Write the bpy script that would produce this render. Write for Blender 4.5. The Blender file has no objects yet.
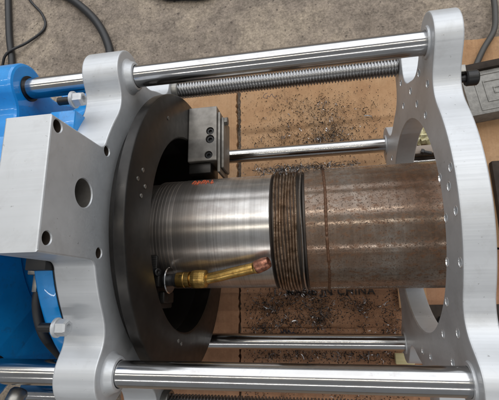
import bpy, bmesh, math, random
import numpy as np
from mathutils import Vector, Matrix
random.seed(7)
rng = np.random.default_rng(7)
S = bpy.context.scene
COL = S.collection
PI = math.pi
ZO = 0.58                                   # height of the upper guide rods above the shop floor

# ------------------------------------------------------------------ camera
f, W = 400.0, 499.0
vx = np.array([-2000 - 249.5, 325 - 200., f])
ny = 295 - 200.
dX = -vx / np.linalg.norm(vx)
dD = np.array([-(vx[1] * ny + f * f) / vx[0], ny, f]); dD /= np.linalg.norm(dD)
dZ = -dD
dY = np.cross(dZ, dX)
if dY[1] > 0: dY = -dY
right = Vector((dX[0], dY[0], dZ[0])).normalized()
back = -Vector((dX[2], dY[2], dZ[2])).normalized()
up = back.cross(right).normalized()
cam = bpy.data.cameras.new('camera'); co = bpy.data.objects.new('camera', cam); COL.objects.link(co)
M3 = Matrix((right, up, back)).transposed()
co.matrix_world = Matrix.Translation((0, 0, ZO + 0.6)) @ M3.to_4x4()
cam.sensor_width = 36.0; cam.lens = f / W * 36.0
cam.clip_start = 0.01; cam.clip_end = 100
S.camera = co

# ------------------------------------------------------------------ light
S.view_settings.view_transform = 'Standard'; S.view_settings.look = 'None'
S.view_settings.gamma = 1.0; S.view_settings.use_curve_mapping = False
S.view_settings.exposure = 0.15
wd = bpy.data.worlds.new('World'); S.world = wd; wd.use_nodes = True
bg = wd.node_tree.nodes['Background']
bg.inputs[0].default_value = (0.93, 0.96, 1.0, 1); bg.inputs[1].default_value = 0.24

def area(name, loc, target, sx, sy, power, col):
    l = bpy.data.lights.new(name, 'AREA'); l.shape = 'RECTANGLE'; l.size = sx; l.size_y = sy
    l.energy = power; l.color = col
    o = bpy.data.objects.new(name, l); COL.objects.link(o); o.location = loc
    d = (Vector(target) - Vector(loc)).normalized()
    x = Vector((1, 0, 0)) if abs(d.x) < .9 else Vector((0, 1, 0))
    z = -d; y = z.cross(x).normalized(); x = y.cross(z).normalized()
    o.matrix_world = Matrix.Translation(loc) @ Matrix((x, y, z)).transposed().to_4x4()
    return o
# three rows of ceiling tubes running along the machine, and the high workshop window beyond it
area('ceiling_tube_row', (0.2, 1.45, 3.6), (0.2, .1, .4), 7.0, 0.03, 22, (1.0, .93, .80))
area('ceiling_tube_row', (0.2, 0.12, 3.6), (0.2, .1, .4), 7.0, 0.03, 22, (1.0, .93, .80))
area('ceiling_tube_row', (0.2, -2.75, 3.4), (0.2, .1, .4), 7.0, 0.06, 30, (1.0, .97, .93))
area('high_workshop_window', (0.6, 4.4, 4.7), (0.1, .2, .3), 12.0, 7.0, 470, (0.95, .97, 1.0))

# ------------------------------------------------------------------ materials
def mat(name, base, rough=.5, metal=0., aniso=0., coat=0., spec=.5):
    m = bpy.data.materials.new(name); m.use_nodes = True
    b = m.node_tree.nodes['Principled BSDF']
    b.inputs['Base Color'].default_value = (*base, 1); b.inputs['Roughness'].default_value = rough
    b.inputs['Metallic'].default_value = metal; b.inputs['Anisotropic'].default_value = aniso
    b.inputs['Coat Weight'].default_value = coat; b.inputs['Specular IOR Level'].default_value = spec
    if aniso:
        b.inputs['Anisotropic Rotation'].default_value = .25
        t = m.node_tree.nodes.new('ShaderNodeTangent'); t.direction_type = 'RADIAL'; t.axis = 'X'
        m.node_tree.links.new(t.outputs[0], b.inputs['Tangent'])
    return m
def N(m, typ, **kw):
    n = m.node_tree.nodes.new(typ)
    for k, v in kw.items():
        if k in n.inputs: n.inputs[k].default_value = v
        else: setattr(n, k, v)
    return n
def L(m, a, b): m.node_tree.links.new(a, b)
def coords(m, scale=(1, 1, 1)):
    tc = N(m, 'ShaderNodeTexCoord'); mp = N(m, 'ShaderNodeMapping'); mp.inputs['Scale'].default_value = scale
    L(m, tc.outputs['Object'], mp.inputs[0]); return mp.outputs[0]
def noise(m, vec, scale, detail=4, rough=.6, dist=0.):
    n = N(m, 'ShaderNodeTexNoise'); n.inputs['Scale'].default_value = scale; n.inputs['Detail'].default_value = detail
    n.inputs['Roughness'].default_value = rough; n.inputs['Distortion'].default_value = dist
    L(m, vec, n.inputs['Vector']); return n.outputs['Fac']
def ramp(m, fac, stops, interp='LINEAR'):
    r = N(m, 'ShaderNodeValToRGB'); r.color_ramp.interpolation = interp
    e = r.color_ramp.elements
    while len(e) < len(stops): e.new(.5)
    for el, (p, c) in zip(e, stops):
        el.position = p; el.color = (*c, 1) if len(c) == 3 else c
    L(m, fac, r.inputs[0]); return r.outputs[0]
def g(v): return (v, v, v)
def mixc(m, fac, a, b, mode='MIX'):
    n = N(m, 'ShaderNodeMix', data_type='RGBA', blend_type=mode)
    for sock, val in ((n.inputs[0], fac), (n.inputs[6], a), (n.inputs[7], b)):
        if isinstance(val, (int, float)): sock.default_value = val
        elif isinstance(val, tuple): sock.default_value = (*val, 1)
        else: L(m, val, sock)
    return n.outputs[2]
def bsdf(m): return m.node_tree.nodes['Principled BSDF']
def bump(m, h, strength, dist=.001):
    n = N(m, 'ShaderNodeBump'); n.inputs['Strength'].default_value = strength; n.inputs['Distance'].default_value = dist
    L(m, h, n.inputs['Height']); L(m, n.outputs[0], bsdf(m).inputs['Normal'])

def make_alu(name, base, rough):
    m = mat(name, base, rough, .42)
    c = coords(m, (2.5, 300, 300)); n1 = noise(m, c, 1.0, 3)
    n2 = noise(m, coords(m), 14, 4)
    n3 = noise(m, coords(m, (4, 60, 60)), 1.0, 2)
    col = ramp(m, n2, [(.3, tuple(.90 * b for b in base)), (.7, base)])
    col = mixc(m, .18, col, ramp(m, n3, [(.3, g(.65)), (.7, g(.98))]), 'MULTIPLY')
    sm = noise(m, coords(m), 19, 6, .72, .5); sp = noise(m, coords(m), 170, 3, .6)
    col = mixc(m, ramp(m, sm, [(.52, g(0)), (.74, g(.30))]), col, (.30, .295, .29))
    col = mixc(m, ramp(m, sp, [(.69, g(0)), (.74, g(.6))]), col, (.16, .155, .15))
    L(m, col, bsdf(m).inputs['Base Color'])
    L(m, ramp(m, n1, [(.3, g(rough - .08)), (.7, g(rough + .10))]), bsdf(m).inputs['Roughness'])
    bump(m, n1, .16, .0006)
    return m
ALU = make_alu('milled_aluminium', (.56, .58, .605), .44)
CHROME = mat('ground_chrome', (.5, .5, .5), .09, 1.0)
c = coords(CHROME, (40, 2, 2)); n = noise(CHROME, coords(CHROME, (5, 40, 40)), 1, 3)
L(CHROME, ramp(CHROME, n, [(.3, g(.12)), (.75, g(.20))]), bsdf(CHROME).inputs['Roughness'])
L(CHROME, mixc(CHROME, ramp(CHROME, noise(CHROME, coords(CHROME, (40, 60, 60)), 1, 5, .7), [(.55, g(0)), (.75, g(.5))]), ramp(CHROME, noise(CHROME, coords(CHROME), 9, 5), [(.3, (.42, .41, .40)), (.7, (.52, .52, .525))]), (.34, .32, .30)), bsdf(CHROME).inputs['Base Color'])
BRIGHT = mat('bright_glint_aluminium', (.85, .86, .87), .22, .8)  # brighter than the plates, painting the glint of lit hole chamfers
SCREW = mat('oiled_screw_steel', (.36, .36, .365), .30, 1.0)
BLACK = mat('black_oxide_steel', (.035, .032, .030), .38, .55)
c = coords(BLACK); n = noise(BLACK, c, 22, 6, .7)
L(BLACK, ramp(BLACK, n, [(.3, (.015, .014, .0135)), (.55, (.025, .023, .0215)), (.8, (.044, .038, .034))]), bsdf(BLACK).inputs['Base Color'])
wv = N(BLACK, 'ShaderNodeTexWave', wave_type='RINGS', rings_direction='X'); wv.inputs['Scale'].default_value = 130; wv.inputs['Distortion'].default_value = .6; wv.inputs['Detail'].default_value = 3
L(BLACK, c, wv.inputs['Vector'])
L(BLACK, mixc(BLACK, .5, ramp(BLACK, noise(BLACK, c, 60, 4), [(.3, g(.28)), (.7, g(.48))]), ramp(BLACK, wv.outputs['Fac'], [(.0, g(.25)), (1, g(.55))])), bsdf(BLACK).inputs['Roughness'])
bump(BLACK, wv.outputs['Fac'], .06, .0006)
BORE = mat('dark_bore_steel', (.012, .011, .011), .6, .3)
GREYSTEEL = mat('grey_tool_steel', (.27, .26, .25), .38, .9)
c = coords(GREYSTEEL, (1, 1, 1)); n = noise(GREYSTEEL, c, 40, 5)
L(GREYSTEEL, ramp(GREYSTEEL, n, [(.3, (.18, .175, .165)), (.7, (.33, .32, .30))]), bsdf(GREYSTEEL).inputs['Base Color'])
BLACKSCREW = mat('black_screw', (.016, .016, .017), .4, .3)
BLUE = mat('blue_paint', (.004, .20, .66), .26, 0, 0, .5)
n = noise(BLUE, coords(BLUE), 16, 4)
bc = ramp(BLUE, n, [(.3, (.004, .205, .56)), (.7, (.006, .27, .70))])
g1 = noise(BLUE, coords(BLUE), 55, 6, .75, .4); g2 = noise(BLUE, coords(BLUE), 190, 3, .6)
bc = mixc(BLUE, ramp(BLUE, g1, [(.56, g(0)), (.74, g(.55))]), bc, (.02, .07, .16))
bc = mixc(BLUE, ramp(BLUE, g2, [(.68, g(0)), (.73, g(.7))]), bc, (.10, .14, .20))
L(BLUE, bc, bsdf(BLUE).inputs['Base Color']); L(BLUE, ramp(BLUE, g1, [(.3, g(.22)), (.7, g(.48))]), bsdf(BLUE).inputs['Roughness']); bump(BLUE, g1, .10, .001)
BRASS = mat('brass', (.70, .45, .13), .24, 1.0)
n = noise(BRASS, coords(BRASS), 90, 4)
L(BRASS, ramp(BRASS, n, [(.32, (.27, .16, .055)), (.5, (.52, .33, .10)), (.7, (.64, .44, .16))]), bsdf(BRASS).inputs['Base Color'])
L(BRASS, ramp(BRASS, n, [(.3, g(.42)), (.7, g(.25))]), bsdf(BRASS).inputs['Roughness'])
COPPER = mat('scorched_copper', (.50, .22, .13), .4, .9)
n = noise(COPPER, coords(COPPER), 130, 4)
L(COPPER, ramp(COPPER, n, [(.35, (.14, .06, .045)), (.65, (.50, .225, .145))]), bsdf(COPPER).inputs['Base Color'])
WHITE = mat('pale_painted_metal', (.70, .69, .66), .45)
RUBBER = mat('black_rubber', (.018, .018, .019), .48)
GREYRUBBER = mat('grey_rubber', (.055, .052, .048), .55)

# turned steel: fine lathe lines round the pipe, heat tint and smears
TURNED = mat('turned_steel', (.58, .56, .53), .30, 1.0, .88)
c1 = noise(TURNED, coords(TURNED, (420, 3, 3)), 1, 4, .7); c2 = noise(TURNED, coords(TURNED, (6, 14, 14)), 1, 5, .65)
c3 = noise(TURNED, coords(TURNED, (26, 3, 3)), 1, 2)
col = ramp(TURNED, c2, [(.28, (.34, .29, .26)), (.5, (.54, .515, .49)), (.72, (.70, .69, .68))])
sxt = N(TURNED, 'ShaderNodeSeparateXYZ'); L(TURNED, coords(TURNED), sxt.inputs[0])
mrt = N(TURNED, 'ShaderNodeMapRange'); L(TURNED, sxt.outputs[0], mrt.inputs[0]); mrt.inputs[1].default_value = -.245; mrt.inputs[2].default_value = -.205
mrt.inputs[3].default_value = .55; mrt.inputs[4].default_value = 0
col = mixc(TURNED, mrt.outputs[0], col, (.27, .215, .175))
col = mixc(TURNED, .55, col, ramp(TURNED, c1, [(.3, g(.45)), (.65, g(1.0))]), 'MULTIPLY')
col = mixc(TURNED, .5, col, ramp(TURNED, c3, [(.35, g(.55)), (.6, g(1.0))]), 'MULTIPLY')
L(TURNED, col, bsdf(TURNED).inputs['Base Color'])
L(TURNED, ramp(TURNED, c2, [(.3, g(.40)), (.7, g(.27))]), bsdf(TURNED).inputs['Roughness']); bsdf(TURNED).inputs['Metallic'].default_value = .85
bump(TURNED, c1, .25, .0005)

RUST = mat('rusty_rolled_steel', (.2, .13, .09), .4, .85, .92)
r1 = noise(RUST, coords(RUST), 7.5, 7, .72); r2 = noise(RUST, coords(RUST), 360, 2, .55); r3 = noise(RUST, coords(RUST, (150, 6, 6)), 1, 4, .65)
r4 = noise(RUST, coords(RUST, (70, 110, 110)), 1, 6, .75); r5 = noise(RUST, coords(RUST), 5, 3, .5)
col = ramp(RUST, r1, [(.38, (.150, .086, .052)), (.52, (.205, .150, .113)), (.66, (.28, .24, .205))])
col = mixc(RUST, .5, col, ramp(RUST, r3, [(.3, g(.5)), (.65, g(1.0))]), 'MULTIPLY')
sx = N(RUST, 'ShaderNodeSeparateXYZ'); L(RUST, coords(RUST), sx.inputs[0])
rust = mixc(RUST, ramp(RUST, r4, [(.50, g(0)), (.62, g(1))]), g(0), mixc(RUST, ramp(RUST, sx.outputs[0], [(.06, g(0)), (.20, g(.8))]), ramp(RUST, r5, [(.3, g(.35)), (.7, g(1))]), g(1)))
col = mixc(RUST, rust, col, (.165, .082, .042))
pit = ramp(RUST, r2, [(.57, g(0)), (.66, g(1))])
col = mixc(RUST, mixc(RUST, pit, g(0), g(.72)), col, (.055, .034, .024))
L(RUST, col, bsdf(RUST).inputs['Base Color'])
L(RUST, mixc(RUST, pit, ramp(RUST, r4, [(.48, g(.20)), (.62, g(.46))]), (.85, .85, .85)), bsdf(RUST).inputs['Roughness'])
L(RUST, mixc(RUST, pit, mixc(RUST, rust, g(.42), g(.22)), g(.12)), bsdf(RUST).inputs['Metallic'])
bump(RUST, r2, .16, .0004)

WELD = mat('weld_bead', (.28, .19, .12), .36, .9)
w1 = noise(WELD, coords(WELD, (60, 60, 60)), 1, 5, .7)
L(WELD, ramp(WELD, w1, [(.3, (.13, .088, .060)), (.5, (.34, .25, .18)), (.72, (.56, .46, .37))]), bsdf(WELD).inputs['Base Color'])
bump(WELD, noise(WELD, coords(WELD, (130, 220, 220)), 1, 3), .5, .0012)
SCALE = mat('dark_weld_scale', (.060, .051, .045), .45, .8)
BEADSTEEL = mat('bright_weld_bead', (.52, .50, .47), .28, 1.0)
BEADRUST = mat('rusty_weld_bead', (.115, .056, .030), .55, .4)
ORANGE = mat('orange_paint_marker', (.50, .10, .04), .7)

def make_card(name, c0, c1, c2, c3):
    m = mat(name, c1, .85, 0, 0, 0, .25)
    k1 = noise(m, coords(m), 5, 7, .75); k2 = noise(m, coords(m, (170, 2.2, 2)), 1, 3, .6); k3 = noise(m, coords(m), 240, 3)
    k4 = noise(m, coords(m), 21, 5, .75, .6); k5 = noise(m, coords(m), 8, 5, .7, .3)
    col = ramp(m, k1, [(.3, c0), (.5, c1), (.72, c2)])
    col = mixc(m, .45, col, ramp(m, k2, [(.3, g(.72)), (.68, g(1.0))]), 'MULTIPLY')
    col = mixc(m, .4, col, ramp(m, k3, [(.3, g(.7)), (.7, g(1.0))]), 'MULTIPLY')
    col = mixc(m, ramp(m, k4, [(.58, g(0)), (.76, g(.6))]), col, c3)
    col = mixc(m, ramp(m, k5, [(.56, g(0)), (.72, g(.45))]), col, c3)
    L(m, col, bsdf(m).inputs['Base Color']); bump(m, k2, .3, .001)
    return m
CARD = make_card('corrugated_cardboard', (.335, .180, .090), (.44, .262, .140), (.52, .34, .20), (.16, .085, .045))
SHADECARD = make_card('shade_toned_cardboard', (.23, .115, .062), (.34, .178, .10), (.43, .245, .145), (.10, .050, .030))  # cardboard with the shade and reflected rust below the pipe painted into its colour
INK = mat('black_printing_ink', (.035, .024, .018), .8)
PENINK = mat('blue_black_pen_ink', (.02, .022, .05), .6)

CONC = mat('stained_concrete', (.3, .26, .22), .85, 0, 0, 0, .3)
q1 = noise(CONC, coords(CONC), 2.3, 7, .72, .4); q2 = noise(CONC, coords(CONC), 34, 6, .75); q3 = noise(CONC, coords(CONC), 150, 4, .6)
q4 = noise(CONC, coords(CONC), 9, 6, .8, .8); q5 = noise(CONC, coords(CONC), 75, 3, .5)
col = ramp(CONC, q1, [(.30, (.205, .165, .130)), (.46, (.285, .235, .190)), (.58, (.40, .330, .255)), (.72, (.50, .42, .32))])
col = mixc(CONC, .75, col, ramp(CONC, q2, [(.30, g(.36)), (.5, g(.84)), (.72, g(1.2))]), 'MULTIPLY')
col = mixc(CONC, .55, col, ramp(CONC, q3, [(.32, g(.36)), (.68, g(1.3))]), 'MULTIPLY')
col = mixc(CONC, ramp(CONC, q4, [(.56, g(0)), (.70, g(.75))]), col, (.10, .080, .066))
col = mixc(CONC, ramp(CONC, q5, [(.63, g(0)), (.70, g(.8))]), col, (.065, .052, .045))
L(CONC, col, bsdf(CONC).inputs['Base Color']); bump(CONC, q2, .5, .004)

CHIP = mat('steel_swarf', (.19, .18, .18), .32, .85)
oi = N(CHIP, 'ShaderNodeNewGeometry')
L(CHIP, ramp(CHIP, oi.outputs['Random Per Island'], [(.0, (.04, .037, .038)), (.35, (.10, .095, .096)), (.6, (.20, .19, .19)), (.74, (.17, .12, .085)), (.88, (.40, .40, .41)), (1, (.85, .85, .86))]), bsdf(CHIP).inputs['Base Color'])
GRIT = mat('filing_dust', (.05, .04, .035), .7, .4)
WOODMAT = mat('pale_wood', (.60, .52, .28), .7)
L(WOODMAT, ramp(WOODMAT, noise(WOODMAT, coords(WOODMAT, (4, 60, 60)), 1, 3), [(.3, (.50, .43, .22)), (.7, (.68, .60, .34))]), bsdf(WOODMAT).inputs['Base Color'])
DARKSTEEL = mat('dark_brown_steel', (.03, .022, .018), .75, 0, 0, 0, .2)
n = noise(DARKSTEEL, coords(DARKSTEEL), 30, 5)
L(DARKSTEEL, ramp(DARKSTEEL, n, [(.3, (.022, .016, .013)), (.7, (.048, .036, .028))]), bsdf(DARKSTEEL).inputs['Base Color'])
TAUPE = mat('taupe_steel_bar', (.22, .18, .15), .5, .5)
PLASTIC = mat('yellowish_plastic_film', (.60, .56, .36), .35)
L(PLASTIC, ramp(PLASTIC, noise(PLASTIC, coords(PLASTIC), 45, 4, .7), [(.3, (.32, .28, .16)), (.5, (.62, .57, .34)), (.7, (.74, .72, .55))]), bsdf(PLASTIC).inputs['Base Color'])
TOOLSTEEL = mat('blackened_tool_steel', (.12, .112, .10), .42, .6)
L(TOOLSTEEL, ramp(TOOLSTEEL, noise(TOOLSTEEL, coords(TOOLSTEEL), 35, 5), [(.3, (.13, .12, .108)), (.7, (.25, .235, .215))]), bsdf(TOOLSTEEL).inputs['Base Color'])
SLAB = mat('cast_grey_iron', (.23, .225, .21), .6, .35)
n = noise(SLAB, coords(SLAB, (1, 1, 1)), 70, 5, .7)
L(SLAB, ramp(SLAB, n, [(.3, (.17, .165, .155)), (.7, (.30, .29, .27))]), bsdf(SLAB).inputs['Base Color']); bump(SLAB, n, .4, .001)

# ------------------------------------------------------------------ building helpers
WP = {}
def tag(o, label=None, cat=None, group=None, kind=None):
    for k, v in (('label', label), ('category', cat), ('group', group), ('kind', kind)):
        if v: o[k] = v
def empty(name, loc, label, cat, group=None):
    o = bpy.data.objects.new(name, None); COL.objects.link(o); o.location = loc; o.empty_display_size = .05
    WP[o.name] = Vector(loc); tag(o, label, cat, group); return o
def link(name, me, parent=None, loc=(0, 0, 0)):
    o = bpy.data.objects.new(name, me); COL.objects.link(o)
    WP[o.name] = Vector(loc)
    if parent: o.parent = parent; o.location = Vector(loc) - WP[parent.name]
    else: o.location = loc
    return o
def finish(me, m, smooth=True, ang=35):
    me.materials.append(m)
    bm = bmesh.new(); bm.from_mesh(me); bmesh.ops.remove_doubles(bm, verts=bm.verts, dist=1e-7)
    bmesh.ops.recalc_face_normals(bm, faces=bm.faces); bm.to_mesh(me); bm.free()
    if smooth:
        me.polygons.foreach_set('use_smooth', [True] * len(me.polygons)); me.set_sharp_from_angle(angle=math.radians(ang))
    return me
def make(name, geo, m, parent=None, loc=None, smooth=True, ang=35):
    """geo = (verts in WORLD coordinates, faces)"""
    v, fc = geo
    if loc is None: loc = WP[parent.name] if parent else Vector((0, 0, 0))
    loc = Vector(loc)
    me = bpy.data.meshes.new(name); me.from_pydata([tuple(Vector(p) - loc) for p in v], [], fc)
    finish(me, m, smooth, ang)
    return link(name, me, parent, loc)
def copy_of(o, parent, loc):
    c = o.copy(); COL.objects.link(c); WP[c.name] = Vector(loc); c.parent = parent
    c.location = Vector(loc) - (WP[parent.name] if parent else Vector()); return c
def join(*gs):
    V, F = [], []
    for v, fc in gs:
        o = len(V); V += [tuple(p) for p in v]; F += [tuple(i + o for i in q) for q in fc]
    return V, F
def frame_of(d):
    d = Vector(d).normalized(); a = Vector((0, 0, 1)) if abs(d.z) < .9 else Vector((0, 1, 0))
    u = a.cross(d).normalized(); return d, u, d.cross(u)
def lathe(prof, org, d=(1, 0, 0), seg=48, caps=True, closed=False):
    d, u, w = frame_of(d); org = Vector(org); V, F = [], []
    for t, r in prof:
        for k in range(seg):
            a = 2 * PI * k / seg; V.append(org + d * t + (u * math.cos(a) + w * math.sin(a)) * r)
    n = len(prof)
    for i in range(n if closed else n - 1):
        j = (i + 1) % n
        for k in range(seg):
            l = (k + 1) % seg; F.append((i * seg + k, i * seg + l, j * seg + l, j * seg + k))
    if caps and not closed: F += [tuple(range(seg)), tuple(range((n - 1) * seg, n * seg))]
    return V, F
def rod(x0, x1, y, z, r, seg=48, ch=.0015):
    return lathe([(0, r - ch), (ch, r), (x1 - x0 - ch, r), (x1 - x0, r - ch)], (x0, y, z), seg=seg)
def box(x0, x1, y0, y1, z0, z1, bev=.0015, seg=2):
    bm = bmesh.new(); bmesh.ops.create_cube(bm, size=1)
    for v in bm.verts:
        v.co = Vector(((x0 + x1) / 2 + v.co.x * (x1 - x0), (y0 + y1) / 2 + v.co.y * (y1 - y0), (z0 + z1) / 2 + v.co.z * (z1 - z0)))
    if bev: bmesh.ops.bevel(bm, geom=bm.edges[:], offset=bev, segments=seg, affect='EDGES', profile=.5)
    bm.verts.index_update()
    g_ = ([v.co.copy() for v in bm.verts], [tuple(v.index for v in fc.verts) for fc in bm.faces]); bm.free(); return g_
def xform(geo, mtx): return [mtx @ Vector(p) for p in geo[0]], geo[1]
def spline(pts, n=10):
    P = [Vector(p) for p in pts]; P = [2 * P[0] - P[1]] + P + [2 * P[-1] - P[-2]]; out = []
    for i in range(1, len(P) - 2):
        for k in range(n):
            t = k / n; a, b, c_, d = P[i - 1:i + 3]
            out.append(.5 * (2 * b + (c_ - a) * t + (2 * a - 5 * b + 4 * c_ - d) * t * t + (3 * b - a - 3 * c_ + d) * t ** 3))
    out.append(P[-2]); return out
def tube(pts, r, seg=14, n=10):
    Q = spline(pts, n) if n > 1 else [Vector(p) for p in pts]; V, F = [], []
    u = None
    for i, q in enumerate(Q):
        d = (Q[min(i + 1, len(Q) - 1)] - Q[max(i - 1, 0)]).normalized()
        if u is None: _, u, _ = frame_of(d)
        u = (u - d * u.dot(d)).normalized(); w = d.cross(u)
        rr = r(i / (len(Q) - 1)) if callable(r) else r
        V += [q + (u * math.cos(2 * PI * k / seg) + w * math.sin(2 * PI * k / seg)) * rr for k in range(seg)]
    for i in range(len(Q) - 1):
        for k in range(seg):
            l = (k + 1) % seg; F.append((i * seg + k, i * seg + l, (i + 1) * seg + l, (i + 1) * seg + k))
    F += [tuple(range(seg)), tuple(range((len(Q) - 1) * seg, len(Q) * seg))]
    return V, F
def boolean(o, cutter_geo):
    """cut holes into a plate; both in world coordinates"""
    me = bpy.data.meshes.new('cutter'); loc = WP[o.name]
    me.from_pydata([tuple(Vector(p)) for p in cutter_geo[0]], [], cutter_geo[1])
    bm = bmesh.new(); bm.from_mesh(me); bmesh.ops.recalc_face_normals(bm, faces=bm.faces); bm.to_mesh(me); bm.free()
    me.materials.append(o.data.materials[0])
    c_ = bpy.data.objects.new('cutter', me); COL.objects.link(c_)
    md = o.modifiers.new('holes', 'BOOLEAN'); md.operation = 'DIFFERENCE'; md.solver = 'EXACT'; md.object = c_
    bpy.context.view_layer.update()
    dg = bpy.context.evaluated_depsgraph_get()
    nm = bpy.data.meshes.new_from_object(o.evaluated_get(dg)); old = o.data
    o.modifiers.clear(); o.data = nm; bpy.data.objects.remove(c_); bpy.data.meshes.remove(me)
    nm.set_sharp_from_angle(angle=math.radians(11))

# machine axis (world): all measured from the guide rods
AY, AZ = 0.134, ZO - 0.225
ROD_Y = (0.386, -0.1117); ROD_Z = (0.0, -0.45)
SIDE_Y = (0.4725, -0.2045); SIDE_Z = -0.213
def smin(a, b, k):
    h = np.clip(.5 + .5 * (b - a) / k, 0, 1); return b * (1 - h) + a * h - k * h * (1 - h)
def capsule(p, a, b, r):
    pa = p - a; ba = b - a; h = np.clip((pa @ ba) / (ba @ ba), 0, 1); return np.linalg.norm(pa - h[..., None] * ba, axis=-1) - r
def contour(R, ear_r, k, tower=None, side_r=.034, angs=900):
    """outer outline of a plate in polar steps round the axis; returns list of (dy, dz)"""
    th = np.linspace(0, 2 * PI, angs, endpoint=False)
    if tower:
        y0, y1, zt = tower
        extra = [math.atan2(zt - AZ, y - AY) + e for y in (y0, y1) for e in (-.0065, 0, .0065)]
        th = th[np.array([min(abs((t + PI) % (2 * PI) - PI - e) for e in extra) > .006 for t in th])]
        th = np.sort(np.concatenate([th, extra]))
    d = np.stack([np.cos(th), np.sin(th)], 1)
    def sdf(p):
        s = np.linalg.norm(p, axis=-1) - R
        for y in ROD_Y:
            for z in ROD_Z:
                e = np.array([y - AY, ZO + z - AZ]); s = smin(s, capsule(p, e * .55, e * 1.0, ear_r), k)
        for y in SIDE_Y:
            e = np.array([y - AY, ZO + SIDE_Z - AZ]); s = smin(s, capsule(p, e * .6, e, side_r), k)
        if tower:
            cyy, czz = (y0 + y1) / 2 - AY, (zt - .35) - AZ; q = np.abs(p - np.array([cyy, czz])) - np.array([(y1 - y0) / 2, .35])
            b = np.linalg.norm(np.maximum(q, 0), axis=-1) + np.minimum(q.max(-1), 0); b += np.where(p[..., 1] < .2, .0, 0)
            lower = .12 - p[..., 1]; b = np.maximum(b, lower)
            s = smin(s, b, .012)
        return s
    r = np.full(len(th), .60); done = np.zeros(len(th), bool)
    while not done.all() and r.min() > .1:
        s = sdf(d * r[:, None]); done |= s <= 0; r = np.where(done, r, r - .002)
    lo, hi = r.copy(), r + .002
    for _ in range(14):
        m_ = (lo + hi) / 2; s = sdf(d * m_[:, None]); lo = np.where(s <= 0, m_, lo); hi = np.where(s <= 0, hi, m_)
    return th, lo
def plate(th, r, x0, x1, hole, ch=.0022):
    """ring plate between x0 (left face) and x1 (right face) with chamfered edges"""
    n = len(th); V, F = [], []
    h = np.full(n, hole)
    # normals of the outline for even chamfers
    P = np.stack([np.cos(th) * r, np.sin(th) * r], 1); T = np.roll(P, -1, 0) - np.roll(P, 1, 0)
    Nn = np.stack([T[:, 1], -T[:, 0]], 1); Nn /= np.linalg.norm(Nn, axis=1)[:, None]
    D = np.stack([np.cos(th), np.sin(th)], 1)
    loops = [(x0, D * (hole + ch)), (x0, P - Nn * ch), (x0 + ch * .3, P - Nn * ch * .3), (x0 + ch, P), (x1 - ch, P), (x1 - ch * .3, P - Nn * ch * .3), (x1, P - Nn * ch),
             (x1, D * (hole + ch)), (x1 - ch, D * hole), (x0 + ch, D * hole)]
    for x, q in loops: V += [(x, AY + a, AZ + b) for a, b in q]
    m_ = len(loops)
    for i in range(m_):
        j = (i + 1) % m_
        for k in range(n):
            l = (k + 1) % n; F.append((i * n + k, i * n + l, j * n + l, j * n + k))
    return V, F

# ------------------------------------------------------------------ the setting
make('concrete_floor', ([(-12, -8, -.016), (12, -8, -.016), (12, 12, -.016), (-12, 12, -.016)], [(0, 1, 2, 3)]), CONC, smooth=False)['kind'] = 'structure'

def ragged_sheet(x0, x1, y0, y1, z0, z1, nx, ny, jag, seed, crease=()):
    """a cardboard sheet with slightly torn edges and a soft waviness"""
    r_ = np.random.default_rng(seed); V, F = [], []
    def wob(i, j):
        x = x0 + (x1 - x0) * i / nx; y = y0 + (y1 - y0) * j / ny
        if i in (0, nx): x += r_.normal(0, jag)
        if j in (0, ny): y += r_.normal(0, jag)
        z = .0016 * math.sin(9 * x + 3 * y + seed) + .0012 * math.sin(21 * y - 6 * x)
        for yc in crease: z -= .0035 * math.exp(-((y - yc - .006 * math.sin(8 * x)) / .006) ** 2) - .003 * math.exp(-((y - yc - .016) / .010) ** 2)
        return x, y, z
    G = [[wob(i, j) for j in range(ny + 1)] for i in range(nx + 1)]
    for top in (1, 0):
        for i in range(nx + 1):
            for j in range(ny + 1):
                x, y, z = G[i][j]; V.append((x, y, (z1 if top else z0) + z))
    n1 = (nx + 1) * (ny + 1); idx = lambda i, j: i * (ny + 1) + j
    for i in range(nx):
        for j in range(ny):
            q = (idx(i, j), idx(i + 1, j), idx(i + 1, j + 1), idx(i, j + 1)); F.append(q); F.append(tuple(n1 + a for a in reversed(q)))
    def side(a, b): F.append((a, b, n1 + b, n1 + a))
    for i in range(nx): side(idx(i, 0), idx(i + 1, 0)); side(idx(i, ny), idx(i + 1, ny))
    for j in range(ny): side(idx(0, j), idx(0, j + 1)); side(idx(nx, j), idx(nx, j + 1))
    return V, F
cb1 = make('cardboard_sheet', ragged_sheet(-.2385, .78, .115, .745, -.012, .010, 60, 100, .0012, 1, (.505,)), CARD, loc=(.2, .4, 0), ang=60)
tag(cb1, 'light brown cardboard sheet between the rusty pipe and the bare concrete', 'cardboard')
cb3 = make('cardboard_sheet', ragged_sheet(-.2435, .78, -.62, .112, -.012, .010, 60, 120, .0012, 9, (-.086,)), SHADECARD, loc=(.2, -.2, 0), ang=60)
tag(cb3, 'shade-painted reddish brown cardboard sheet with black lettering along the near side of the pipe', 'cardboard')
fl = make('cardboard_flap', ragged_sheet(-.2415, .72, -.60, -.089, .0105, .0125, 50, 40, .0010, 9), SHADECARD, cb3, loc=(.2, -.3, 0), ang=60)
cb2 = make('cardboard_sheet', ragged_sheet(-.60, -.2535, .095, .735, -.012, .010, 24, 100, .0014, 5), CARD, loc=(-.4, .4, 0), ang=60)
tag(cb2, 'narrow light brown cardboard sheet left of the dark slit, behind the tool block', 'cardboard')
cb4 = make('cardboard_sheet', ragged_sheet(-.60, -.2500, -.62, .092, -.012, .010, 24, 100, .0014, 15, (-.07,)), SHADECARD, loc=(-.4, -.2, 0), ang=60)
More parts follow.
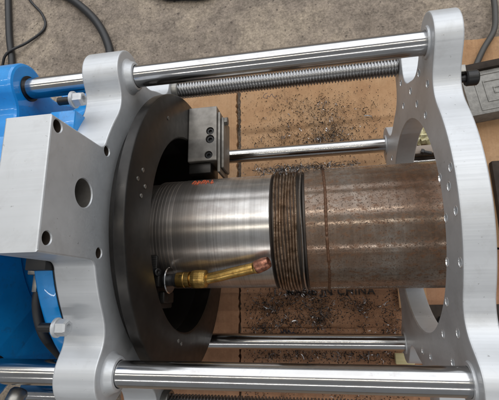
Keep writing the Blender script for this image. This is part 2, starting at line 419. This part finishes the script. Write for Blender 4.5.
tag(cb4, 'narrow shade-painted reddish cardboard sheet beside the lower edge of the black disc', 'cardboard')

def print_text(body, size, x, y, z, m, parent):
    cu = bpy.data.curves.new('printed_text', 'FONT'); cu.body = body; cu.size = size; cu.extrude = .0001; cu.offset = .0005
    cu.space_character = 1.12
    t = bpy.data.objects.new('tmp_text', cu); COL.objects.link(t); bpy.context.view_layer.update()
    me = bpy.data.meshes.new_from_object(t.evaluated_get(bpy.context.evaluated_depsgraph_get())); bpy.data.objects.remove(t)
    me.materials.clear(); me.materials.append(m)
    return link('printed_text', me, parent, (x, y, z))
print_text('MADE IN CHINA', .030, -.112, .0005, .0125, INK, cb3)
def stroke(pts, z, m, parent, r=.0011):
    return make('pen_stroke', tube([(x, y, z) for x, y in pts], r, 6, 5), m, parent)
stroke([(-.129, -.094), (-.124, -.104), (-.119, -.093), (-.112, -.104), (-.107, -.094), (-.10, -.103), (-.094, -.099), (-.088, -.107), (-.082, -.102)], .0150, PENINK, cb3)
stroke([(-.150, .637), (-.160, .632), (-.163, .622), (-.152, .619), (-.150, .627), (-.143, .622), (-.136, .632), (-.130, .620), (-.118, .622)], .0125, PENINK, cb1, .0009)

# ------------------------------------------------------------------ the machine
mach = empty('pipe_cladding_machine', (0, AY, 0), 'pipe cladding machine with aluminium plates, chrome guide rods, blue drive end and black rotating disc', 'machine')

# --- left (front) plate with the tower
TW = (.0525, .2255, ZO + .190)
th, r = contour(.306, .046, .045, TW)
FX = -.325
fp = make('drive_plate', plate(th, r, -.392, FX, .22), ALU, mach, loc=(-.36, AY, AZ), ang=11)
FACE_HOLES = [(58, 126, .0085), (107, 151, .0080), (47, 238, .0085), (99, 253, .0080), (84, 193, .0205)]
def pix_on_x(u, v, X):
    p = np.array([u - 249.5, v - 200., f]); q = np.array([p @ dX, p @ dY, p @ dZ]) * (X / (p @ dX)); return q[1], q[2] + .6 + ZO
cut = []
for u, v, hr in FACE_HOLES:
    y, z = pix_on_x(u, v, FX); cut.append(lathe([(0, hr), (.052, hr), (.0545, hr + .0015), (.060, hr + .0015)], (FX - .0535, y, z), seg=40))
boolean(fp, join(*cut))
for u, v, hr in FACE_HOLES:
    y, z = pix_on_x(u, v, FX); make('dark_hole_liner', lathe([(0, hr - .0006), (0, hr + .0004), (.047, hr + .0004), (.047, hr - .0006)], (FX - .0492, y, z), seg=40, closed=True), DARKSTEEL if hr < .01 else TOOLSTEEL, fp)  # dark lining added so the hole walls look shaded
for u, v, hr in FACE_HOLES[:4]:
    y, z = pix_on_x(u, v, FX)
    make('socket_screw', lathe([(0, hr * .93), (.010, hr * .93), (.0115, hr * .80), (.0115, hr * .45), (.006, hr * .42), (.006, 0.0001)], (FX - .030, y, z), seg=24), BLACKSCREW, fp)
def collar(x, y, z, parent, s=1, m=ALU, ro=.0275, ri=.0202, h=.014):
    return make('rod_collar', lathe([(0, ri), (0, ro + .0045), (.0015, ro + .002), (.004, ro + .0003), (h - .003, ro - .002), (h - .0008, ro - .0035), (h, ro - .006), (h, ri)], (x, y, z), (s, 0, 0), 56, closed=True), m, parent)
for y in ROD_Y:
    for z in ROD_Z: collar(FX, y, ZO + z, fp)
# clamping nuts on the rim of the plate
def clamp_nut(x, y, z, rot):
    k = make('clamp_nut', lathe([(0, .0100), (.002, .0120), (.014, .0120), (.017, .0098), (.017, .0060), (.013, .0055), (.013, .0001)], (x, y, z), seg=6), ALU, fp, smooth=False)
    make('nut_flange', lathe([(0, .0125), (.0015, .0140), (.0045, .0140), (.006, .0125)], (x - .004, y, z), seg=20), ALU, fp)
    make('nut_stem', lathe([(0, .0066), (.026, .0066)], (x - .028, y, z), seg=16), BLACKSCREW, fp)
clamp_nut(-.388, .3165, ZO + .062, 0); clamp_nut(-.379, -.0405, ZO + .062, 0)

# --- rods, screws
r0 = make('guide_rod', rod(-.90, .200, ROD_Y[0], ZO, .0192), CHROME, mach, loc=(0, ROD_Y[0], ZO))
for y in ROD_Y:
    for z in ROD_Z:
        if (y, z) != (ROD_Y[0], 0.0): copy_of(r0, mach, (0, y, ZO + z))
def thread(x0, x1, y, z, r1, r2, pitch, seg=28):
    xs = np.arange(x0, x1, pitch / 7); V, F = [], []
    for x in xs:
        for k in range(seg):
            ph = (x / pitch - k / seg) % 1.0
            t = 1 - abs(ph - .5) * 2; t = min(1, max(0, (t - .28) / .30)); rr = r2 + (r1 - r2) * t
            a = 2 * PI * k / seg; V.append((x, y + rr * math.cos(a), z + rr * math.sin(a)))
    for i in range(len(xs) - 1):
        for k in range(seg):
            l = (k + 1) % seg; F.append((i * seg + k, i * seg + l, (i + 1) * seg + l, (i + 1) * seg + k))
    F += [tuple(range(seg)), tuple(range((len(xs) - 1) * seg, len(xs) * seg))]
    return V, F
s0 = make('lead_screw', thread(-.318, .1765, SIDE_Y[0], ZO + SIDE_Z, .0192, .0156, .0066), SCREW, mach, loc=(0, SIDE_Y[0], ZO + SIDE_Z), ang=50)
copy_of(s0, mach, (0, SIDE_Y[1], ZO + SIDE_Z))
for y in SIDE_Y:
    make('screw_bearing', lathe([(0, .0262), (.012, .0262), (.014, .0245), (.014, .0196), (0, .0196)], (FX, y, ZO + SIDE_Z), seg=40, closed=True), GREYSTEEL, mach)

# --- right (end) plate
th2, r2 = contour(.275, .046, .045, None, .036)
EX = .178
ep = make('end_plate', plate(th2, r2, EX, .2195, .2035), ALU, mach, loc=(.2, AY, AZ), ang=11)
EH = [(.369, -.061), (.326, -.021), (.428, -.200), (.376, -.200), (.329, -.097), (.287, -.053), (.169, .034), (.169, -.019), (.146, .017), (.107, -.015), (.108, .032),
      (-.012, -.063), (-.062, -.104), (-.054, -.028), (-.108, -.266), (-.110, -.205), (-.099, -.071), (.325, -.380), (.372, -.130), (.040, .022), (.045, -.036)]
boolean(ep, join(*[lathe([(-.004, .0062), (0, .0062), (.0012, .0045), (.020, .0045)], (EX, y, ZO + z), seg=14) for y, z in EH]))
for y in ROD_Y:
    for z in ROD_Z:
        make('rod_seat', lathe([(0, .0196), (0, .0262), (.0012, .0252), (.003, .0248), (.003, .0196)], (EX, y, ZO + z), (-1, 0, 0), 48, closed=True), ALU, ep)
for y, z in EH:
    make('countersink', lathe([(-.0006, .0068), (.0002, .0066), (.0034, .0042), (.0034, .0052), (-.0002, .0072)], (EX, y, ZO + z), seg=18, closed=True), BRIGHT, ep)
    make('dark_hole_plug', lathe([(.004, .0044), (.014, .0044), (.014, .0001)], (EX, y, ZO + z), seg=12), DARKSTEEL, ep)  # dark plug painting the shade inside each hole
y, z = .327, ZO - .018
make('locking_screw', join(lathe([(0, .006), (.014, .006)], (.219, y, z), seg=16), lathe([(0, .0105), (.002, .012), (.016, .012), (.018, .0105), (.018, .006), (.012, .006), (.012, .0001)], (.233, y, z), seg=24)), BLACKSCREW, ep)
make('screw_bracket', join(box(.2200, .232, y + .006, y + .018, z - .03, z + .012, .0008)), GREYSTEEL, ep)

# --- black rotating disc
disc = make('rotating_disc', lathe([(0, .205), (0, .268), (.0195, .268), (.0205, .2925), (.0225, .295), (.0365, .295), (.0385, .294), (.040, .2915), (.040, .208), (.0375, .205)], (-.3225, AY, AZ), seg=160, closed=True), BLACK, mach, loc=(-.30, AY, AZ))
DX = -.2825
for u, v in ((142.6, 170), (137.5, 178.6), (144.7, 186.5), (140.8, 195.8), (168, 118), (178, 341), (181, 344)):
    y, z = pix_on_x(u, v, DX)
    make('grub_screw', lathe([(0, .0038), (.0012, .0038), (.0016, .0034), (.0016, .0018), (.0004, .0017), (.0004, .0001)], (DX, y, z), seg=12), GREYSTEEL, disc)
make('spindle_bore', lathe([(-.10, .204), (-.0003, .204), (-.0003, .217), (-.10, .217)], (-.3225, AY, AZ), seg=96, closed=True), BORE, mach)
make('bore_backing', lathe([(0, .206), (.006, .206)], (-.4275, AY, AZ), seg=64), BORE, mach)
# tool slide block at the +Y side of the disc
tb = make('tool_block', box(DX, -.217, .287, .415, ZO - .270, ZO - .195, .002), TOOLSTEEL, disc)
boolean(tb, join(*[lathe([(0, hr), (.02, hr)], (x, y, ZO - .1948), (0, 0, -1), 24) for x, y, hr in ((-.232, .356, .0090), (-.232, .337, .0098), (-.235, .3005, .0090))]))
for x, y, hr in ((-.232, .356, .0083), (-.232, .337, .0090), (-.235, .3005, .0083)):
    make('socket_screw', lathe([(-.004, hr), (.010, hr), (.0115, hr * .85), (.0115, hr * .5), (.006, hr * .48), (.006, .0001)], (x, y, ZO - .210), (0, 0, 1), 20), BLACKSCREW, tb)
make('slide_strip', box(-.2165, -.2105, .262, .402, ZO - .275, ZO - .2005, .001), TOOLSTEEL, tb)
make('slide_strip', box(-.2100, -.2030, .272, .392, ZO - .262, ZO - .205, .003), TOOLSTEEL, tb)
make('slide_nut', lathe([(0, .010), (.006, .010), (.007, .009)], (-.2030, .385, ZO - .216), seg=6), TOOLSTEEL, tb, smooth=False)
make('slide_shoe', box(DX, -.232, .262, .286, ZO - .268, ZO - .204, .003), BLACK, tb)
# torch bracket
br = make('torch_bracket', join(box(-.345, -.311, -.022, .078, ZO - .205, ZO - .120, .003), box(-.345, -.318, .005, .058, ZO - .120, ZO - .100, .003)), BLACK, disc)
make('clamp_block', join(box(-.311, -.300, -.012, .010, ZO - .185, ZO - .135, .003), box(-.311, -.301, .018, .050, ZO - .160, ZO - .110, .003)), BLACK, disc)
for y, z in ((.045, -.112), (-.002, -.150)):
    make('socket_screw', lathe([(0, .0072), (.009, .0072), (.010, .006), (.010, .0038), (.005, .0036), (.005, .0001)], (-.311, y, ZO + z), (1, 0, .5), 18), BLACKSCREW, br)

# --- blue drive end
make('gear_drum', lathe([(0, .226), (0, .300), (.003, .3045), (.008, .3065), (.029, .3065), (.0325, .3045), (.0325, .226)], (-.428, AY, AZ), seg=128, closed=True), BLUE, mach)
make('drum_gasket', lathe([(0, .226), (0, .3035), (.003, .3035), (.003, .226)], (-.3953, AY, AZ), seg=128, closed=True), BLACKSCREW, mach)
make('drive_body', lathe([(0, .10), (0, .155), (.006, .165), (.165, .165), (.168, .160), (.168, .10)], (-.596, AY, AZ), seg=96, closed=True), BLUE, mach)
th3, r3 = contour(.30, .047, .045)
bp = make('drive_end_plate', plate(th3, r3, -.600, -.530, .199, .006), BLUE, mach, loc=(-.56, AY, AZ), ang=11)
make('end_cover', lathe([(0, .2), (.012, .2), (.018, .185), (.018, .08)], (-.548, AY, AZ), seg=96), BLUE, mach)
for a in range(8):
    make('cover_screw', lathe([(-.002, .0065), (.005, .0065), (.006, .0055), (.006, .003), (.002, .0028), (.002, .0001)], (-.530, AY + .225 * math.cos(a * PI / 4 + .2), AZ + .225 * math.sin(a * PI / 4 + .2)), seg=18), BLACKSCREW, bp)
for y in ROD_Y:
    make('rod_seal', lathe([(0, .0193), (0, .0235), (.0022, .0235), (.0022, .0193)], (-.530, y, ZO), seg=40, closed=True), BLACKSCREW, bp)
make('drive_motor', box(-1.2, -.602, AY - .13, AY + .13, ZO - .42, ZO - .05, .03, 4), BLUE, mach)
make('shade_motor_block', box(-.80, -.3965, .072, .212, ZO - .02, ZO + .176, .008, 3), BLUE, mach)  # unseen motor block, added to shade the lower-left blue parts
make('dark_recess_block', box(-.427, -.3935, .040, .071, ZO + .055, ZO + .083, .002), RUBBER, mach)  # black block painting the dark recess under the tower
make('dark_gap_ring', lathe([(0, .10), (0, .255), (.003, .262), (.0165, .262), (.0165, .10)], (-.4445, AY, AZ), seg=96, closed=True), RUBBER, mach)  # black ring painting the dark gap between drum and body
make('cable_clip', join(box(-.452, -.438, .036, .052, ZO + .030, ZO + .046, .002), box(-.449, -.441, .010, .036, ZO + .030, ZO + .036, .001)), GREYSTEEL, mach)
make('oil_hose', tube([(-.452, .06, ZO - .02), (-.456, .01, ZO + .012), (-.455, -.05, ZO - .005), (-.45, -.10, ZO - .06)], .0075, 14), RUBBER, mach)
make('drum_bracket', box(-.432, -.385, .262, .300, ZO - .02, ZO + .062, .004), BLUE, mach)
# plug, side rail and blue cover at the near side of the drive end
make('hose_plug', join(lathe([(0, .012), (.004, .0145), (.02, .0145), (.024, .012), (.034, .012)], (-.502, -.1455, ZO - .03), (0, -.8, .6), 20)), GREYSTEEL, mach)
make('side_rail', lathe([(0, .0165), (.10, .0165)], (-.548, -.163, ZO - .10), seg=32), CHROME, mach)
make('side_cover', box(-.512, -.448, -.200, -.156, ZO - .135, ZO - .088, .006), BLUE, mach)
make('cover_stripe', box(-.500, -.456, -.1755, -.170, ZO - .0884, ZO - .0872, .0003), WHITE, mach)

# ------------------------------------------------------------------ workpiece pipe
PY, PZ = .1325, ZO - .225
pipe = empty('steel_pipe', (0, PY, PZ), 'round steel pipe, bright on the left, rusty on the right, with a welded band', 'pipe')
SEG = 144
def ring(name, prof, m, parent=pipe): return make(name, lathe(prof, (0, PY, PZ), seg=SEG), m, parent)
prof = [(-.47, .1105), (-.330, .1105), (-.3295, .1135)]
x = -.3285
for k in range(7):                                                      # coarse grooves by the disc
    prof += [(x, .1152), (x + .0040, .1152), (x + .0043, .1147), (x + .0050, .1147)]; x += .0056 + .0006 * k
prof += [(x, .1158), (-.20, .1158), (-.1995, .1163), (-.0945, .1163)]
ring('turned_section', prof, TURNED)
ring('scale_ring', [(-.0945, .1150), (-.0940, .1180), (-.0925, .1185), (-.0895, .1160), (-.0885, .1185)], SCALE)
def bead(name, x0, x1, r0, hgt, m, amp=.0006, waves=150, seed=0, nseg=360):
    """one weld pass round the pipe with its ripples"""
    rr = np.random.default_rng(seed); V, F = [], []; nprof = 7
    off = rr.normal(0, amp * .55, nseg)
    off = (off + np.roll(off, 1) + np.roll(off, 2)) / 2
    wan = .0007 * np.sin(np.arange(nseg) / nseg * 2 * PI * 5 + seed) 
    for k in range(nseg):
        a = 2 * PI * k / nseg
        for i in range(nprof):
            t = i / (nprof - 1); xx = x0 + (x1 - x0) * t + wan[k]
            q = r0 - .002 + (hgt + .002 + amp * .5 * math.sin(waves * a + t * 3) + off[k]) * math.sin(PI * t) ** .6
            V.append((xx, PY + q * math.cos(a), PZ + q * math.sin(a)))
    for k in range(nseg):
        l = (k + 1) % nseg
        for i in range(nprof - 1): F.append((k * nprof + i, k * nprof + i + 1, l * nprof + i + 1, l * nprof + i))
    return make(name, (V, F), m, pipe)
for k in range(8):
    x0 = -.0885 + k * .0056; bead('weld_pass', x0, x0 + .0064, .1165, .0066 + .0007 * math.sin(k * 2.3), WELD, .0009, waves=131 + 7 * k, seed=k)
ring('weld_base', [(-.0885, .118), (-.043, .118)], SCALE)
ring('groove_ring', [(-.043, .1190), (-.0405, .1175), (-.0385, .1180)], SCALE)
bead('bright_bead', -.0395, -.0335, .1190, .0055, BEADSTEEL, .0004, seed=11)
ring('groove_ring', [(-.0340, .1200), (-.0325, .1180), (-.0295, .1180), (-.0290, .1212)], SCALE)
ring('rusty_section', [(-.0290, .1210), (-.0280, .1222), (.252, .1222), (.254, .1200)], RUST)
bead('rusty_bead', .0042, .0116, .1215, .0026, BEADRUST, .0011, waves=97, seed=21)
def on_pipe(x, th, r=.1164): return (x, PY + r * math.sin(th), PZ + r * math.cos(th))
for k, seg_ in enumerate(([(-.256, 52), (-.2545, 60), (-.250, 56), (-.250, 50)], [(-.246, 60), (-.2455, 50), (-.241, 57)], [(-.237, 51), (-.2365, 60), (-.231, 59), (-.233, 52)],
                          [(-.227, 50), (-.2265, 59), (-.2215, 53)], [(-.217, 60), (-.2165, 51), (-.212, 53)])):
    make('paint_mark', tube([on_pipe(a, math.radians(b)) for a, b in seg_], .0013, 6, 5), ORANGE, pipe)

# ------------------------------------------------------------------ torch
A, B = Vector((-.303, .0305, ZO - .134)), Vector((-.2135, .0322, ZO - .130))
t_ = empty('welding_torch', A, 'brass welding torch with a copper tip held by the black disc bracket', 'torch')
dr = (B - A).normalized()
make('torch_neck', lathe([(.000, .0115), (.022, .0115), (.023, .0128), (.028, .0128), (.029, .010)], A, dr, 24), BLACKSCREW, t_)
make('chrome_washer', lathe([(0, .0105), (0, .0235), (.0012, .0250), (.0028, .0235), (.0028, .0105)], A + dr * .0115, dr, 40, closed=True), CHROME, t_)
make('brass_nut', lathe([(.028, .0110), (.029, .0142), (.0425, .0146), (.0435, .0146), (.0445, .0138), (.0450, .0146), (.0545, .0146), (.0555, .0120)], A, dr, 32), BRASS, t_)
make('brass_groove', lathe([(.0545, .0110), (.0605, .0110)], A, dr, 24), BRASS, t_)
kn = []
V, F = [], []; sg = 72
for i, (tt, rr, am) in enumerate(((.0590, .0135, 0), (.0600, .0162, .0001), (.0660, .0168, .00022), (.0760, .0168, .00022), (.0862, .0162, .0001), (.0880, .0135, 0), (.0895, .0105, 0))):
    d_, u_, w_ = frame_of(dr)
    for k in range(sg):
        a = 2 * PI * k / sg; q = rr + (am if k % 2 else -am)
        V.append(A + dr * tt + (u_ * math.cos(a) + w_ * math.sin(a)) * q)
for i in range(6):
    for k in range(sg):
        l = (k + 1) % sg; F.append((i * sg + k, i * sg + l, (i + 1) * sg + l, (i + 1) * sg + k))
F += [tuple(range(sg)), tuple(range(6 * sg, 7 * sg))]
make('knurled_coupling', (V, F), BRASS, t_, smooth=False)
C0 = A + dr * .088; C1 = Vector((-.165, .0415, ZO - .123)); C2 = Vector((-.1205, .0495, ZO - .116)); C3 = Vector((-.0925, .0595, ZO - .108))
make('torch_tube', tube([C0, C0.lerp(C1, .5) - Vector((0, .0004, 0)), C1, C2], .0100, 20, 8), BRASS, t_)
dt = (C3 - C2).normalized()
make('tube_collar', lathe([(-.004, .0100), (-.002, .0112), (.001, .0112)], C2, dt, 24), BRASS, t_)
make('copper_tip', lathe([(0, .0108), (.0015, .0120), (.017, .0120), (.021, .0112), (.027, .0095), (.028, .0045), (.020, .0040), (.020, .0001)], C2, dt, 28), COPPER, t_)

# ------------------------------------------------------------------ cables and hoses on the floor
def cable(name, pts, r_, m, label, cat, group=None):
    pts = [(a, b, c_ - (0 if name == 'grey_cable' else .016)) for a, b, c_ in pts]; o = make(name, tube(pts, r_, 16, 12), m, loc=pts[0]); tag(o, label, cat, group); return o
cable('black_cable', [(-1.215, 1.30, .014), (-1.195, 1.17, .013), (-1.165, 1.00, .013), (-1.135, .87, .013), (-1.13, .72, .013), (-1.16, .5, .013)], .0125, RUBBER,
      'thick straight black cable on the concrete above the blue drive end', 'cable')
cable('thin_cable', [(-1.13, 1.30, .006), (-1.11, 1.18, .006), (-1.035, 1.085, .006), (-1.02, 1.02, .006), (-1.08, .965, .012), (-1.15, .915, .028), (-1.185, .86, .006), (-1.20, .75, .006)], .0048, RUBBER,
      'thin black cable curling over the thick cable at the upper left', 'cable')
cable('black_hose', [(-1.02, 1.20, .016), (-.905, 1.125, .016), (-.80, 1.02, .016), (-.738, .91, .016), (-.725, .82, .016), (-.75, .6, .016), (-.80, .3, .016)], .0150, RUBBER,
      'black rubber hose curving down behind the aluminium drive plate', 'hose')
cable('black_hose', [(-.62, 1.19, .016), (-.535, 1.088, .016), (-.45, 1.068, .016), (-.36, 1.062, .016), (-.28, 1.12, .016), (-.2, 1.25, .016)], .0150, RUBBER,
      'bend of black hose just showing at the top edge of the concrete', 'hose')
cable('grey_cable', [(.56, 1.02, .010), (.557, .90, .009), (.553, .83, .009), (.535, .76, .022), (.497, .70, .023), (.46, .63, .023)], .0085, GREYRUBBER,
      'grey cable running from the top right corner over the cardboard edge', 'cable')

# ------------------------------------------------------------------ loose things at the right
slab = empty('iron_plate', (.56, .55, .03), 'grey iron plate with nested rectangular ribs lying right of the end plate', 'iron plate')
RZ = Matrix.Translation((.42, .47, 0)) @ Matrix.Rotation(math.radians(7), 4, 'Z')
zt = .075
def sl(name, b, m): return make(name, xform(b, RZ), m, slab)
sl('plate_body', box(0, .34, 0, .128, .012, zt, .002), SLAB)
sl('edge_flange', box(-.02, .34, .129, .150, .012, zt + .010, .002), DARKSTEEL)
for k in range(3):
    i0 = .016 + k * .022; x0, x1, y0, y1, t0, h = .012 + i0, .34 - i0, i0 - .006, .134 - i0, .004, .0035
    if y1 - y0 < .012: break
    sl('rib_frame', join(box(x0, x1, y0, y0 + t0, zt - .001, zt + h * .6, .0007, 1), box(x0, x1, y1 - t0, y1, zt - .001, zt + h * .6, .0007, 1),
        box(x0, x0 + t0, y0 + t0, y1 - t0, zt - .001, zt + h * .6, .0007, 1), box(x1 - t0, x1, y0 + t0, y1 - t0, zt - .001, zt + h * .6, .0007, 1)), SLAB)
beam = make('steel_beam', join(box(.466, .60, -.40, .352, .0125, .034, .003)), DARKSTEEL, loc=(.5, 0, .012))
tag(beam, 'dark brown steel beam lying along the right edge behind the end plate', 'beam')
bar = make('flat_bar', xform(box(.235, .45, .388, .412, .0125, .034, .001), Matrix.Identity(4)), TAUPE, loc=(.33, .4, .012))
tag(bar, 'short taupe flat bar seen through the top of the end plate opening', 'bar')
pin = make('thin_rod', lathe([(0, .0035), (.16, .0035)], (.262, .3705, .0165), seg=12), CHROME, loc=(.3, .37, .016))
tag(pin, 'thin bright metal rod lying beside the taupe bar', 'rod')
dpl = make('dark_plate', box(.225, .43, .352, .386, .0122, .0132, .0002), DARKSTEEL, loc=(.3, .36, .012))
tag(dpl, 'dark flat steel strip under the thin bright rod', 'steel strip')
bolt = empty('black_bolt', (.296, .388, .034), 'small black bolt resting on the taupe bar', 'bolt')
make('bolt_head', lathe([(0, .0085), (.007, .0085), (.008, .0075)], (.286, .391, .0425), (1, -.3, 0), 6), BLACKSCREW, bolt, smooth=False)
make('bolt_shank', lathe([(.008, .0048), (.028, .0048)], (.286, .391, .0425), (1, -.3, 0), 14), BLACKSCREW, bolt)
# crumpled pale plastic film
V, F = [], []; nn = 15; rr = np.random.default_rng(3)
for i in range(nn):
    for j in range(nn):
        a, b = i / (nn - 1), j / (nn - 1)
        V.append((.268 + .085 * a + rr.normal(0, .0022), .419 + .10 * b + rr.normal(0, .0022), .0145 + .034 * math.sin(PI * a) ** .5 * math.sin(PI * b) ** .5 * (0.6 + .55 * rr.random()) ))
for i in range(nn - 1):
    for j in range(nn - 1): F.append((i * nn + j, (i + 1) * nn + j, (i + 1) * nn + j + 1, i * nn + j + 1))
film = make('plastic_film', (V, F), PLASTIC, loc=(.31, .47, .012), smooth=False)
sol = film.modifiers.new('thickness', 'SOLIDIFY'); sol.thickness = .0008
tag(film, 'crumpled pale yellow plastic film behind the end plate opening', 'plastic film')
# dark slab painting the floor shadow in the lower opening, cardboard offcut on it
sc1 = make('shadow_slab', join(box(.238, .44, -.210, -.0285, .0125, .022, .001)), DARKSTEEL, loc=(.3, -.1, .012))
tag(sc1, 'dark slab as painted floor shadow seen through the bottom of the end plate opening', 'shadow patch')
oc = make('cardboard_offcut', join(box(.19, .262, -.036, .06, .0225, .0275, .0004), ), CARD, loc=(.2, 0, .022))
tag(oc, 'small cardboard offcut with a square corner on the dark shadow slab', 'cardboard')
b2 = empty('black_bolt', (.283, -.078, .022), 'small black bolt lying on the dark shadow slab below the pipe end', 'bolt')
make('bolt_head', lathe([(0, .0090), (.008, .0090), (.009, .008)], (.276, -.086, .0305), (.5, 1, 0), 6), BLACKSCREW, b2, smooth=False)
make('bolt_shank', lathe([(.009, .005), (.030, .005)], (.276, -.086, .0305), (.5, 1, 0), 14), BLACKSCREW, b2)
w1 = make('wood_spacer', box(.168, .214, -.176, -.150, .0125, .032, .0015), WOODMAT, loc=(.19, -.163, .0125))
tag(w1, 'pale yellow wooden spacer under the end plate beside the near lower rod', 'spacer')

# ------------------------------------------------------------------ swarf
def chip(p, size, r_):
    """a curled sliver of turned steel"""
    n_ = r_.integers(4, 9); rad = size * r_.uniform(.22, .85); w = size * r_.uniform(.10, .24); span = r_.uniform(.6, 6.0); pit = size * r_.uniform(0, .5)
    E = Matrix.Rotation(r_.uniform(0, 2 * PI), 3, 'Z') @ Matrix.Rotation(r_.normal(0, .7), 3, 'X') @ Matrix.Rotation(r_.normal(0, .7), 3, 'Y')
    V = []
    for i in range(n_ + 1):
        a = span * (i / n_ - .5); x, y = rad * math.sin(a), rad * (math.cos(a) - 1)
        tw = w * (1 - .6 * abs(i / n_ - .5) * 2)
        V.append(Vector(p) + E @ Vector((x, y, pit * i / n_ - tw / 2))); V.append(Vector(p) + E @ Vector((x, y + tw * .35, pit * i / n_ + tw / 2)))
    return V, [(2 * i, 2 * i + 2, 2 * i + 3, 2 * i + 1) for i in range(n_)]
def pix_on_floor(u, v, z=.012):
    p = np.array([u - 249.5, v - 200., f]); q = np.array([p @ dX, p @ dY, p @ dZ]); q = q * ((z - .6 - ZO) / q[2]); return q[0], q[1]
CL = [(303, 292, 9, 2.5, 170), (285, 300, 10, 5, 90),   # where the photograph shows drifts of chips: u, v, spread x, spread y, count
    (331, 136, 8, 5, 210), (335, 117, 14, 7, 90), (300, 106, 14, 6, 50), (326, 122, 9, 6, 70), (322, 106, 7, 4, 60), (345, 127, 12, 8, 70), (316, 140, 10, 3, 120), (300, 124, 18, 14, 60), (287, 138, 12, 5, 55),
    (360, 112, 14, 10, 45), (370, 128, 12, 10, 45), (283, 125, 10, 8, 35), (275, 145, 14, 5, 50), (350, 142, 16, 5, 60), (315, 115, 50, 25, 90), (230, 130, 20, 25, 14),
    (321, 319, 7, 5, 300), (318, 305, 10, 6, 120), (271, 309, 7, 4, 130), (285, 321, 12, 3, 130), (262, 330, 6, 4, 100), (300, 312, 20, 10, 110), (361, 307, 6, 5, 120),
    (340, 300, 14, 6, 110), (300, 297, 18, 4, 140), (375, 322, 14, 8, 90), (392, 308, 7, 12, 110), (278, 335, 20, 3, 70), (320, 330, 40, 4, 80), (250, 310, 16, 12, 60), (228, 318, 8, 12, 40),
    (295, 355, 22, 3.0, 200), (345, 356, 25, 3.0, 150), (385, 354, 12, 4, 90), (265, 355, 15, 3, 70), (300, 396, 60, 3, 70), (380, 396, 30, 3, 50), (240, 396, 20, 3, 30), (310, 320, 70, 22, 220), (392, 330, 6, 8, 70)]
V, F = [], []
def add(gm):
    o = len(V); V.extend(gm[0]); F.extend([tuple(i + o for i in q) for q in gm[1]])
for u, v, su, sv, n_ in CL:
    for _ in range(int(n_ * 1.2)):
        uu, vv = u + rng.normal(0, su), v + rng.normal(0, sv)
        x, y = pix_on_floor(uu, vv)
        if not (-.235 < x < .225 and -.5 < y < .70): continue
        if abs(x + .245) < .012: continue
        add(chip((x, y, .0155 + abs(rng.normal(0, .0022))), float(np.clip(rng.lognormal(math.log(.0054), .55), .0016, .015)), rng))
for _ in range(160):                                                    # chips fallen into the slit between the sheets
    add(chip((rng.normal(-.246, .0035), rng.uniform(.30, .64), -.012 + abs(rng.normal(0, .004))), float(np.clip(rng.lognormal(math.log(.0045), .4), .002, .009)), rng))
sw = make('swarf', (V, F), CHIP, smooth=False); sw['kind'] = 'stuff'
tag(sw, 'dark curled steel swarf scattered in drifts over the cardboard', 'swarf')
V, F = [], []
for _ in range(850):                                                    # chips caught on the far side of the weld band
    x = rng.choice([rng.normal(-.055, .035), rng.uniform(-.12, .075)]); th_ = math.radians(np.clip(rng.normal(60, 6), 47, 88))
    if x > -.02: th_ = math.radians(np.clip(rng.normal(64, 5), 54, 88))
    add(chip(on_pipe(x, th_, .126 + abs(rng.normal(0, .004))), float(np.clip(rng.lognormal(math.log(.0055), .4), .002, .012)), rng))
sw2 = make('swarf', (V, F), CHIP, smooth=False); sw2['kind'] = 'stuff'
tag(sw2, 'tangle of steel swarf clinging to the far side of the welded band on the pipe', 'swarf')
# fine filings and specks on the cardboard
V, F = [], []
for _ in range(6500):
    if rng.random() < .72:
        u, v, su, sv, n_ = CL[rng.integers(len(CL))]; uu, vv = u + rng.normal(0, su * 1.7), v + rng.normal(0, sv * 1.9)
    else: uu, vv = rng.uniform(225, 400), rng.uniform(90, 400)
    x, y = pix_on_floor(uu, vv)
    if not (-.234 < x < .24 and -.5 < y < .72): continue
    s = rng.uniform(.0008, .0024); c_ = Vector((x, y, .0138 + s * .4)); a = rng.uniform(0, 6.28)
    e = [c_ + Vector((math.cos(a + k * 2.1) * s * rng.uniform(.6, 1.5), math.sin(a + k * 2.1) * s, 0)) for k in range(3)] + [c_ + Vector((0, 0, s))]
    add((e, [(0, 1, 3), (1, 2, 3), (2, 0, 3)]))
gr = make('filings', (V, F), GRIT, smooth=False); gr['kind'] = 'stuff'
tag(gr, 'fine dark metal filings dusted over the cardboard', 'filings')
